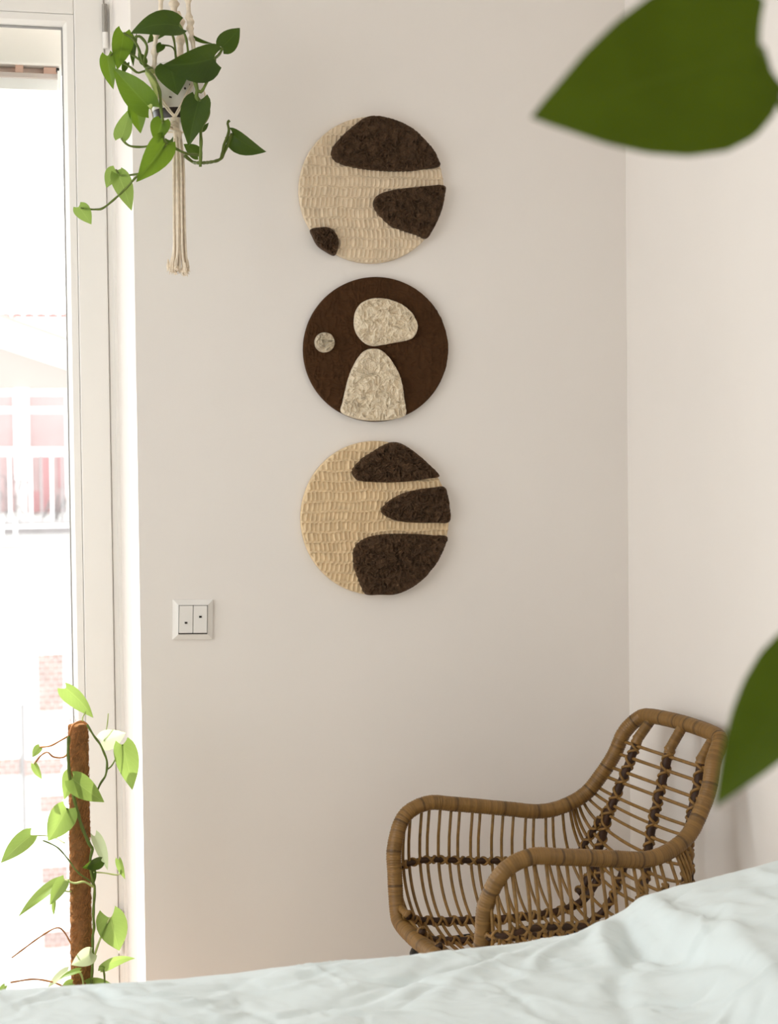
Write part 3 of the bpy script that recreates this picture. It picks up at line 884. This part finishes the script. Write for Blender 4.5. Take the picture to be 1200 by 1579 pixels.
# --- macrame hanger that carries the pot
hook_z = CZ
hgr = thing('macrame_hanger', 'natural cotton macrame hanger with a long tassel', 'plant hanger', (potc.x, HY, zb - .02))
hook = MB(); hk = [Vector((potc.x, HY, CZ)), Vector((potc.x, HY, CZ - .03)), Vector((potc.x + .012, HY, CZ - .04)), Vector((potc.x + .012, HY, CZ - .055)), Vector((potc.x, HY, CZ - .062)), Vector((potc.x - .01, HY, CZ - .052))]
hook.tube(spline(hk, 5), .002, 8); hook.build('ceiling_hook', M['hinge'], hgr, smooth=True)
def cord(pts, rad, name='cord', knots=None, parent=hgr):
    Q, L = resample(spline(pts, 8), .004)
    r = [rad] * len(Q)
    if knots:
        d = np.linspace(0, L, len(Q))
        r = [rad * (1 + 0.9 * max(0, math.sin(x / knots * 2 * math.pi)) ** 2) for x in d]
    return MB().tube(Q, r, 7).build(name, M['cotton'], parent, smooth=True)
knotp = Vector((at(269, 185, HY - .05).x, HY - .056, at(269, 185, HY - .05).z))
apex = Vector((potc.x, HY, CZ - .06))
rope = [(at(248, 0, HY - .01), at(246, 22, HY - .02), at(240, 62, HY - .03), at(238, 106, HY - .02)),
        (at(268, 0, HY + .03), at(274, 20, HY + .04), at(278, 42, HY + .045), at(278, 106, HY + .05)),
        (at(290, 0, HY - .01), at(293, 25, HY - .01), at(296, 55, HY - .02), at(303, 106, HY - .035))]
for i, rp in enumerate(rope):
    cord([apex] + list(rp), .0042 if i != 1 else .006, 'rope', .034)
    # round knot at the rim
    k = rp[-1]
    V, F = [], []
    for a_ in range(7):
        for c_ in range(10):
            th = math.pi * a_ / 6; ph = 2 * math.pi * c_ / 10
            V.append(k + Vector((.007 * math.sin(th) * math.cos(ph), .007 * math.sin(th) * math.sin(ph), .008 * math.cos(th))))
    for a_ in range(6):
        for c_ in range(10):
            F.append([a_ * 10 + c_, a_ * 10 + (c_ + 1) % 10, (a_ + 1) * 10 + (c_ + 1) % 10, (a_ + 1) * 10 + c_])
    obj('knot', V, F, M['cotton'], hgr, smooth=True)
def around(px, py, off=.004):
    """point on the outside of the pot wall facing the room"""
    p = at(px, py, HY - .045)
    dx = max(-.05, min(.05, p.x - potc.x))
    return Vector((potc.x + dx, HY - math.sqrt(max(1e-6, .0535 ** 2 - dx * dx)) - off, p.z))
for (s0, p1, p2) in ((rope[0][-1], (243, 140), (258, 168)), (rope[2][-1], (299, 124), (281, 160))):
    for o_ in (-1.6, 1.6):
        cord([s0, around(p1[0] + o_, p1[1]), around(p2[0] + o_, p2[1]), knotp + Vector((o_ * .001, -.002, .004))], .0016, 'net_cord')
for sx in (-1, 1):
    bpt = Vector((potc.x + sx * .05, HY + .01, zb + .03))
    cord([rope[0][-1] if sx < 0 else rope[2][-1], Vector((potc.x + sx * .052, HY + .005, zb + .06)), bpt, Vector((potc.x + sx * .036, HY, zb - .006)), Vector((potc.x, HY - .01, zb - .012))], .0016, 'net_cord')
cord([rope[1][-1], Vector((potc.x, HY + .052, zb + .05)), Vector((potc.x, HY + .04, zb - .006)), Vector((potc.x, HY, zb - .012))], .0016, 'net_cord')
knotb = at(274, 213, HY - .03)
for q in range(3):
    cord([knotp + Vector(((q - 1) * .004, 0, .004)), at(270 + q * 2, 197, HY - .05), knotb + Vector(((q - 1) * .004, 0, 0))], .004, 'gathered_cord')
cord([Vector((potc.x, HY - .01, zb - .012)), Vector((knotb.x + .004, HY - .02, zb - .018)), knotb], .005, 'gathered_cord')
# wrapping turns of the gathering knot
for q in range(5):
    zc = at(269, 186 + q * 3.6, HY - .05)
    ring = [zc + Vector((.0085 * math.cos(t), .0085 * math.sin(t) , .003 * math.cos(t + q))) for t in np.linspace(0, 2 * math.pi, 14)[:-1]]
    MB().tube(ring, .0016, 6, True).build('wrapping', M['cotton'], hgr, smooth=True)
for q in range(16):
    a_ = 2 * math.pi * q / 16
    r1 = .0075 if q % 2 else .0045
    fl = rng.uniform(.7, 1.25)
    zt_, zm, ze = knotb.z, at(276, 340, HY).z, at(276, 421 + rng.uniform(-5, 3), HY).z
    xm, xe = at(276, 340, HY - .02).x, at(276.5, 420, HY - .02).x
    cth, sth = math.cos(a_), math.sin(a_)
    P_ = [Vector((knotb.x + r1 * .8 * cth, HY - .03 + r1 * .8 * sth, zt_ + .004)), Vector((knotb.x + r1 * 1.3 * cth + .001, HY - .03 + r1 * sth, zt_ - .05)),
          Vector((xm + r1 * 1.4 * cth + rng.uniform(-.001, .001), HY - .025 + r1 * sth, zm)), Vector((xm + r1 * 1.6 * cth, HY - .024 + r1 * sth, (zm * .35 + ze * .65))),
          Vector((xe + r1 * 2.9 * fl * cth, HY - .022 + r1 * 1.6 * sth, ze))]
    s_ = cord(P_, .0023, 'tassel_strand')
    # frayed end
    fv = MB()
    e0 = P_[-1]
    for w_ in range(6):
        fv.tube([e0 + Vector((0, 0, .018)), e0 + Vector((rng.uniform(-.003, .003), rng.uniform(-.003, .003), .004)), e0 + Vector((rng.uniform(-.005, .005), rng.uniform(-.004, .004), rng.uniform(-.006, .0)))], [.0012, .0011, .0006], 4)
    fv.build('frayed_end', M['cotton'], s_)

# --- pothos climbing a coir pole in front of the door
PY = -0.26
ppm2 = 2600 / 3.15
pb, pt = at(126.5, 1540, PY), at(120.5, 1119, PY)
pdir = (pt - pb).normalized()
foot = pb - pdir * ((pb.z - .10) / pdir.z)
climb = thing('climbing_pothos', 'young pothos climbing a brown coir pole at the window', 'potted plant', (foot.x, PY, 0))
V, F = lathe([(.0001, 0.002), (.075, 0.002), (.08, .01), (.105, .19), (.108, .2), (.1, .2), (.098, .18), (.0001, .175)], foot.x, PY); obj('pot', V, F, M['terracotta'], climb, smooth=True)
V, F = lathe([(.0001, .186), (.0975, .182), (.097, .17)], foot.x, PY); obj('soil', V, F, M['soil'], climb, smooth=True)
n = 260
pp, pr = [], []
for i in range(n + 1):
    f = i / n
    pp.append(foot + (pt - foot) * f)
    pr.append(.0205 - .0022 * f + .0006 * math.sin(i * .9) + rng.uniform(-.0004, .0004))
pp += [pt + pdir * .0015, pt + pdir * .003]
pr += [.0172, .013]
V, F = tube(pp, pr, 28)
V = [v + Vector((rng.uniform(-1, 1), rng.uniform(-1, 1), rng.uniform(-1, 1))) * .0007 for v in V]
pole = obj('coir_pole', V, F, M['coir'], climb, smooth=True)
fib = MB()
for i in range(900):
    f = rng.uniform(.3, 1); a_ = rng.uniform(0, 2 * math.pi)
    c_ = foot + (pt - foot) * f
    l_, b_ = rng.uniform(.25, .9), rng.uniform(-.022, .022)
    pts = []
    for q in range(5):
        aa = a_ + l_ * (q / 4 - .5) * 1.2
        rr = .0195 - .0022 * f + .0012 + .001 * math.sin(q * 1.6)
        pts.append(c_ + Vector((rr * math.cos(aa), rr * math.sin(aa), b_ * (q / 4) + .006 * math.sin(q * 1.3 + a_))))
    fib.tube(pts, .00035, 3)
fo = fib.build('loose_fibres', M['fibre'], pole); fo['kind'] = 'stuff'
PF = PY - .03
def CL(b_, t_, w, m='leaf_new_sunlit', yb=PF, yt=None, **k):
    return leaf(climb, at(b_[0], b_[1], yb), at(t_[0], t_[1], yb if yt is None else yt), w / ppm2, M[m], **k)
CL((101, 1061), (144, 1107), 34, roll=35, arch=-.15, fold=.35, yb=PY)
CL((156, 1142), (194, 1130), 34, 'leaf_glare', yb=PY + .02, roll=20)
CL((189, 1148), (204, 1218), 38, yb=PF, roll=-15, fold=.25)
CL((62, 1152), (50, 1168), 15, yb=PY, roll=30)
CL((53, 1178), (65, 1202), 13, yb=PY, roll=30)
CL((108, 1193), (99, 1233), 26, yb=PY - .01, yt=PF, roll=-20)
CL((112, 1201), (161, 1237), 36, yb=PF - .012, yt=PF - .02, roll=12, fold=.2)
CL((103, 1246), (74, 1297), 42, yb=PF, roll=-10, fold=.3, arch=.2)
CL((48, 1288), (1, 1331), 30, yb=PY, roll=18)
CL((146, 1289), (166, 1342), 20, 'leaf_glare', yb=PF, roll=-25)
CL((156, 1327), (127, 1338), 22, 'leaf', yb=PF - .01, roll=-35)
CL((145, 1342), (146, 1361), 9, 'leaf', yb=PF, roll=20)
CL((183, 1325), (193, 1356), 12, 'leaf_new_sunlit', yb=PF, roll=25)
CL((88, 1362), (28, 1414), 20, yb=PY, roll=30)
CL((100, 1357), (77, 1396), 22, 'leaf_new_sunlit', yb=PF, roll=15)
CL((84, 1390), (83, 1412), 7, yb=PF, roll=25)
CL((170, 1415), (184, 1466), 47, yb=PF, roll=5, fold=.1, lobe=.3)
CL((159, 1492), (209, 1478), 24, 'leaf_new_sunlit', yb=PF, roll=48, arch=-.3)
CL((160, 1490), (151, 1497), 9, yb=PF, roll=10)
CL((142, 1469), (110, 1488), 28, 'leaf_glare', yb=PF - .012, roll=-15, fold=.3)
CL((105, 1497), (73, 1524), 16, 'leaf_glare', yb=PF, roll=38)
CL((123, 1497), (91, 1510), 12, yb=PF - .012, roll=45)
CL((133, 1517), (172, 1517), 24, 'leaf_new_sunlit', yb=PF, roll=40, arch=-.2)
CL((112, 1516), (94, 1523), 14, yb=PF, roll=20)
CL((8, 1520), (-6, 1540), 10, yb=PF, roll=20)
def CV(p, r=1.6, m='stem', Y=PF): return vine(climb, p, r / ppm2, M[m], Y)
CV([(107, 1135), (112, 1119), (120, 1114), (128, 1113), (134, 1117)], 1.9, 'stem_rust')
CV([(134, 1117), (145, 1135), (154, 1147), (160, 1160), (165, 1175), (163, 1195), (155, 1208), (148, 1224)], 1.7)
CV([(166, 1186), (174, 1178), (189, 1148)], 1.2)
CV([(128, 1113), (127, 1108), (132, 1098, PY)], 1.0, 'stem_pale')
CV([(107, 1134), (95, 1141), (78, 1150), (62, 1152, PY)], 1.4, 'stem_rust')
CV([(107, 1160), (97, 1168), (82, 1167), (73, 1160), (62, 1166, PY), (53, 1178, PY)], 1.4, 'stem_rust')
CV([(106, 1135), (105, 1160), (107, 1195), (112, 1222), (118, 1246), (126, 1274), (137, 1300), (143, 1308)], 2.6)
CV([(106, 1135), (105, 1150), (106, 1165)], 2.2, 'stem_rust')
CV([(118, 1247), (113, 1262), (110, 1272), (103, 1246)], 1.3)
CV([(143, 1308), (139, 1330), (143, 1360), (146, 1370), (144, 1408), (145, 1430), (143, 1446), (143, 1480), (140, 1530)], 2.2)
CV([(143, 1361), (120, 1345, PF - .012), (105, 1325), (90, 1308), (76, 1300), (66, 1296)], 1.2, 'stem')
CV([(145, 1368), (130, 1360, PF - .01), (115, 1362, PF - .008), (100, 1357)], 1.7, 'stem_pale')
CV([(110, 1456), (98, 1436), (86, 1431), (60, 1446), (18, 1477)], 1.2, 'stem_rust')
CV([(142, 1490), (150, 1460), (163, 1428), (170, 1415)], 1.7, 'stem_pale')
CV([(162, 1530), (161, 1505), (159, 1492)], 1.5)
CV([(16, 1515), (50, 1510), (75, 1513), (93, 1519), (110, 1530)], 1.3, 'stem_rust')
CV([(130, 1530), (127, 1508), (122, 1499), (114, 1497)], 1.6, 'stem_pale')
CV([(144, 1345), (160, 1346), (183, 1349), (186, 1340)], 1.1, 'stem_pale')
CV([(160, 1142), (165, 1120), (167, 1100)], .9, 'stem_pale', PY + .02)
CV([(110, 1375), (98, 1373), (88, 1362, PY)], 1.2, 'stem_pale')
CV([(100, 1300, PF), (80, 1290, PY), (48, 1288, PY)], 1.0, 'stem_pale')

# --- pothos hanging close to the camera
NY = -2.53
near = thing('trailing_pothos', 'large dark green pothos leaves hanging close in front', 'potted plant', (.62, NY, 1.95))
V, F = lathe([(.0001, 2.20), (.055, 2.20), (.06, 2.205), (.078, 2.335), (.08, 2.345), (.074, 2.345), (.072, 2.33)], .62, NY); obj('pot', V, F, M['terracotta'], near, smooth=True)
V, F = lathe([(.0001, 2.334), (.072, 2.330)], .62, NY); obj('soil', V, F, M['soil'], near, smooth=True)
for q in range(3):
    a_ = 2 * math.pi * q / 3
    MB().tube([(.62 + .079 * math.cos(a_), NY + .079 * math.sin(a_), 2.33), (.62, NY, CZ)], .0015, 5).build('hanging_wire', M['hinge'], near)
fl = leaf(near, at(1174, 74, NY), at(818, 181, NY + .03), 288 * .88 / 2600, M['leaf_near'], roll=-4, fold=.10, arch=.10, lobe=.055, n=30, k=12, wave=.004)
f2 = leaf(near, at(1275, 1000, NY + .02), at(1102, 1246, NY), 165 * .88 / 2600, M['leaf_near'], roll=14, fold=.15, arch=.12, lobe=.15, n=30, k=12, wave=.004)
def NV(p, r): 
    Q, L = resample(spline(p, 8), .006)
    MB().tube(Q, r, 8).build('stem', M['stem'], near, smooth=True)
mainx = .565
NV([Vector((.62, NY, 2.33)), Vector((.60, NY - .06, 2.37)), Vector((.565, NY - .095, 2.25)), Vector((mainx, NY - .05, 1.8)), Vector((mainx, NY, 1.5)), Vector((mainx, NY, 1.32))], .0028)
NV([Vector((mainx, NY - .02, 1.62)), (at(1215, 165, NY) + Vector((.02, 0, 0))), at(1196, 146, NY + .008), at(1184, 105, NY + .008), at(1174, 74, NY)], .0022)
NV([Vector((mainx, NY, 1.33)), at(1300, 975, NY + .02), at(1275, 1000, NY + .02)], .0022)

# ------------------------------------------------------------------ outside
# roller shutter box and blind rail above the glass, on the street side
YS = .33
rs = thing('roller_blind', 'outside roller blind with pale box and pinkish rail behind the door glass', 'blind', at(30, 110, YS))
def pz(y, Y=YS): return at(48, y, Y).z
x0, x1 = -.50, at(94, 70, YS).x
M['blind_box'] = mat('pale_blind_box', (0.80, 0.76, 0.71), 0.6)
M['blind_wood'] = mat('pink_primed_wood', (0.66, 0.42, 0.33), 0.6, 0.2, 20)
M['blind_white'] = mat('white_blind_cloth', (0.85, 0.84, 0.82), 0.8)
bevel(MB().box(x0, x1 + .02, YS, YS + .10, pz(99), pz(18)).build('blind_box', M['blind_box'], rs), .004)
MB().tube([(x0, YS + .04, (pz(99) + pz(112)) / 2), (x1 - .005, YS + .04, (pz(99) + pz(112)) / 2)], .0095, 14).build('roller', mat('peach_roller', (.85, .68, .60), .6, .1, 30), rs, smooth=True)
MB().box(x0, x1 - .004, YS + .01, YS + .05, pz(118), pz(111)).build('bottom_rail', mat('greyed_rail', (.55, .47, .43), .6), rs)
MB().box(at(24, 105, YS).x, at(36, 105, YS).x, YS + .012, YS + .05, pz(110.5), pz(99)).build('bracket', M['blind_wood'], rs)
MB().box(at(68, 105, YS).x, at(88, 105, YS).x, YS + .016, YS + .05, pz(110.5), pz(100)).build('bracket', M['blind_wood'], rs)
MB().box(at(87, 105, YS).x, at(91.5, 105, YS).x, YS + .005, YS + .05, pz(107), pz(102)).build('end_pin', M['black'], rs)
MB().box(x0, x1 - .004, YS + .02, YS + .035, pz(135), pz(118)).build('blind_cloth', M['blind_white'], rs)
MB().box(at(89, 120, YS).x, at(94, 120, YS).x, YS + .002, YS + .012, pz(137), pz(107)).build('cord_guide', M['blind_white'], rs)

# house across the street
BY = 24.0
M['stucco'] = mat('white_stucco', (0.82, 0.80, 0.77), 0.9, 0.03, 2)
M['gable'] = mat('cream_gable_boards', (0.295, 0.262, 0.236), 0.9)
M['tile'] = mat('clay_roof_tile', (0.28, 0.2, 0.19), 0.9, 0.1, 3)
M['ridge'] = mat('red_ridge_tile', (0.34, 0.14, 0.13), 0.9, 0.2, 5)
M['trimw'] = mat('white_window_trim', (0.85, 0.83, 0.82), 0.7)
M['rose'] = mat('rose_curtain', (0.33, 0.24, 0.232), 0.9, 0.08, 2)
M['red'] = mat('red_curtain', (0.33, 0.175, 0.175), 0.9, 0.08, 2)
M['brick'] = mat('salmon_brick', (0.33, 0.235, 0.21), 0.9, 0.15, 4)
M['slab'] = mat('grey_concrete', (0.21, 0.19, 0.185), 0.9, 0.35, 1.5)
M['twig'] = mat('grey_twig', (0.2, 0.185, 0.18), 0.9)
M['railing'] = mat('pale_steel_railing', (0.26, 0.24, 0.235), 0.6)
def bp(x, y, Y=BY): return at(x, y, Y)
xl, xr = bp(-420, 700).x, bp(560, 700).x
house = thing('apartment_house', 'pale house with red roof ridge and brick piers across the street', 'building', (bp(50, 700).x, BY, -9))
zr, ze = bp(50, 489, BY + 3.6).z, bp(50, 640).z
MB().box(xl, xr, BY, BY + 7, -9, bp(50, 530).z).build('wall', M['stucco'], house)
# roof plane behind the gable, sloping away
b = MB(); b.add([(xl - .3, BY + .6, bp(50, 552, BY + .6).z), (xr + .3, BY + .6, bp(50, 552, BY + .6).z), (xr + .3, BY + 3.6, zr), (xl - .3, BY + 3.6, zr), (xr + .3, BY + 7, bp(50, 552).z), (xl - .3, BY + 7, bp(50, 552).z)],
                [[0, 1, 2, 3], [3, 2, 4, 5]])
roof = b.build('roof', M['stucco'], house)
p0 = bp(0, 487, BY + 3.6)
for i in range(-10, 24):
    xx = p0.x + i * (bp(18.5, 487, BY + 3.6).x - p0.x)
    if i == -10:
        V, F = tube([(0, 0, 0), (.10, 0, .012), (.19, 0, 0)], [.06, .072, .055], 8)
        first = obj('ridge_tile', [Vector((xx, BY + 3.6, zr)) + v for v in V], F, M['ridge'], roof)
    else:
        c_ = first.copy(); COL.objects.link(c_); c_.location = (xx - (p0.x - 10 * (bp(18.5, 487, BY + 3.6).x - p0.x)), 0, 0)
# gable with sloping verge falling to the right
g0, g1 = bp(-60, 505), bp(130, 578)
MB().add([bp(-200, 470), bp(150, 585), bp(150, 600), bp(-200, 600)] + [p + Vector((0, .5, 0)) for p in (bp(-200, 470), bp(150, 585), bp(150, 600), bp(-200, 600))],
         [[0, 1, 2, 3], [4, 7, 6, 5], [0, 4, 5, 1]]).build('gable', M['gable'], house).location.y = -.06
for y0_, y1_, m_ in ((491, 506, M['trimw']), (482, 491, M['gable'])):
    A0, A1 = bp(-150, y0_ - 50), bp(150, y0_ + 55)
    B0, B1 = bp(-150, y1_ - 50), bp(150, y1_ + 55)
    q = [A0, A1, B1, B0]
    MB().add(q + [p + Vector((0, .6, 0)) for p in q], [[3, 2, 1, 0], [4, 5, 6, 7], [0, 1, 5, 4], [1, 2, 6, 5], [2, 3, 7, 6], [3, 0, 4, 7]]).build('verge_board', m_, house).location.y = -.25
# windows of the upper floor: panes with rose curtains, white bars
def rect(name, xa, xb, ya, yb, m_, depth=.12, parent=house, Y=BY):
    a_, b_ = at(xa, yb, Y), at(xb, ya, Y)
    return MB().box(a_.x, b_.x, Y - depth, Y + .02, a_.z, b_.z).build(name, m_, parent)
for xa, xb in ((-34, 23), (43, 100), (120, 180)):
    wn = rect('window', xa - 3, xb + 3, 606, 764, M['trimw'], .05)
    rect('curtain', xa, xb, 610, 628, M['rose'], .07, wn)
    rect('curtain', xa, xb, 637, 690, M['rose'], .07, wn)
    rect('curtain', xa, xb, 703, 790, M['rose'], .07, wn)
rect('window_bar', 23, 43, 600, 740, M['trimw'], .16)
for xa, xb, ya, yb in ((62, 75, 704, 753), (45, 48, 762, 791), (50, 61, 757, 790), (64, 76, 753, 790), (90, 98, 704, 752)):
    rect('curtain_fold', xa, xb, ya, yb, M['red'], .09)
# balcony: slab, rail, balusters
YBc = BY - 1.0
def brect(name, xa, xb, ya, yb, m_, dy=.05):
    a_, b_ = at(xa, yb, YBc), at(xb, ya, YBc)
    return MB().box(a_.x, b_.x, YBc - dy, YBc + .0, a_.z, b_.z).build(name, m_, bs)
a_, b_ = at(-150, 828, YBc), at(240, 812, YBc)
bs = MB().box(a_.x, b_.x, YBc - .05, BY, a_.z, b_.z).build('balcony_slab', M['slab'], house)
brect('slab_nosing', -150, 240, 810, 814, M['trimw'], .09)
brect('top_rail', -150, 240, 699.5, 701.5, M['railing'], .04)
brect('lower_rail', -150, 240, 805, 806.5, M['railing'], .04)
for i in range(-8, 14):
    x_ = 47 + i * 16.2
    brect('baluster', x_, x_ + 1.4, 701, 812, M['railing'] if i % 2 else M['trimw'], .03)
for x_ in (21.5, 1.0):
    brect('post', x_, x_ + 4, 800, 830, M['trimw'], .1)
# bare twigs and a trellis of boards on that balcony
tw = thing('bare_shrub', 'leafless grey twigs standing on the balcony opposite', 'shrub', at(20, 812, YBc + .15))
for pts in ([(10, 810), (10, 780), (9, 750), (8, 735)], [(9, 752), (14, 742), (19, 736)], [(26, 806), (25, 775), (28, 752), (33, 738)], [(10, 785), (16, 793), (21, 795)], [(26, 780), (32, 785), (39, 795), (41, 808)], [(9, 767), (18, 766), (26, 767)], [(28, 800), (30, 810)], [(0, 757), (4, 767), (0, 772)], [(8, 735), (2, 734)], [(20, 735), (28, 734), (38, 735), (46, 734)]):
    MB().tube(spline([at(p[0], p[1], YBc + .15) for p in pts], 4), .011, 5).build('twig', M['twig'], tw)
for i, (xa, ya, xb, yb) in enumerate(((83, 760, 66, 800), (90, 762, 82, 806), (98, 764, 86, 806), (101, 770, 95, 808))):
    p_, q_ = at(xa, ya, YBc + .2), at(xb, yb, YBc + .15)
    if i == 0:
        tre = thing('trellis', 'grey weathered slat trellis leaning on the balcony opposite', 'trellis', q_)
    MB().tube([p_, q_], .02, 4).build('slat', M['slab'], tre)
# brick piers: separate bricks in the white render
def pier(xa, xb, ya, yb, bw, bh):
    pa, pb_ = bp(xa, yb, BY - .03), bp(xb, ya, BY - .03)
    X0, X1, Z0, Z1 = pa.x, pb_.x, pa.z, pb_.z
    base = MB().box(X0, X1, BY - .05, BY + .02, Z0, Z1).build('brick_pier', M['trimw'], house)
    rows = max(1, int((Z1 - Z0) / bh)); j = .012
    proto = None
    for r in range(rows):
        x = X0 - (bw / 2 if r % 2 else 0)
        while x < X1 - .02:
            a_, b_ = max(x, X0), min(x + bw - j, X1)
            if b_ - a_ > .03:
                MB().box(a_, b_, BY - .065, BY, Z0 + r * bh, Z0 + (r + 1) * bh - j).build('brick', M['brick'], base)
            x += bw
s_ = 1 / 94.0
pier(60, 97, 1003, 1096, 13 * s_, 8.6 * s_)
pier(-10, 30, 1163, 1196, 14 * s_, 8.6 * s_)
pier(38, 98, 1163, 1196, 14 * s_, 8.6 * s_)
pier(62, 100, 1218, 1252, 14 * s_, 8.6 * s_)
pier(65, 104, 1325, 1362, 14 * s_, 8.6 * s_)
pier(68, 108, 1432, 1462, 14 * s_, 8.6 * s_)
rect('ledge', -100, 38, 845, 849, M['slab'], .05)
rect('ledge', -100, 31, 930, 933, M['slab'], .05)
rect('downpipe', 35, 37.5, 1085, 1290, M['railing'], .06)
gd = MB().box(-60, 80, 0.5, 80, -9.2, -9).build('street', mat('asphalt', (.18, .18, .18), .9)); gd['kind'] = 'structure'
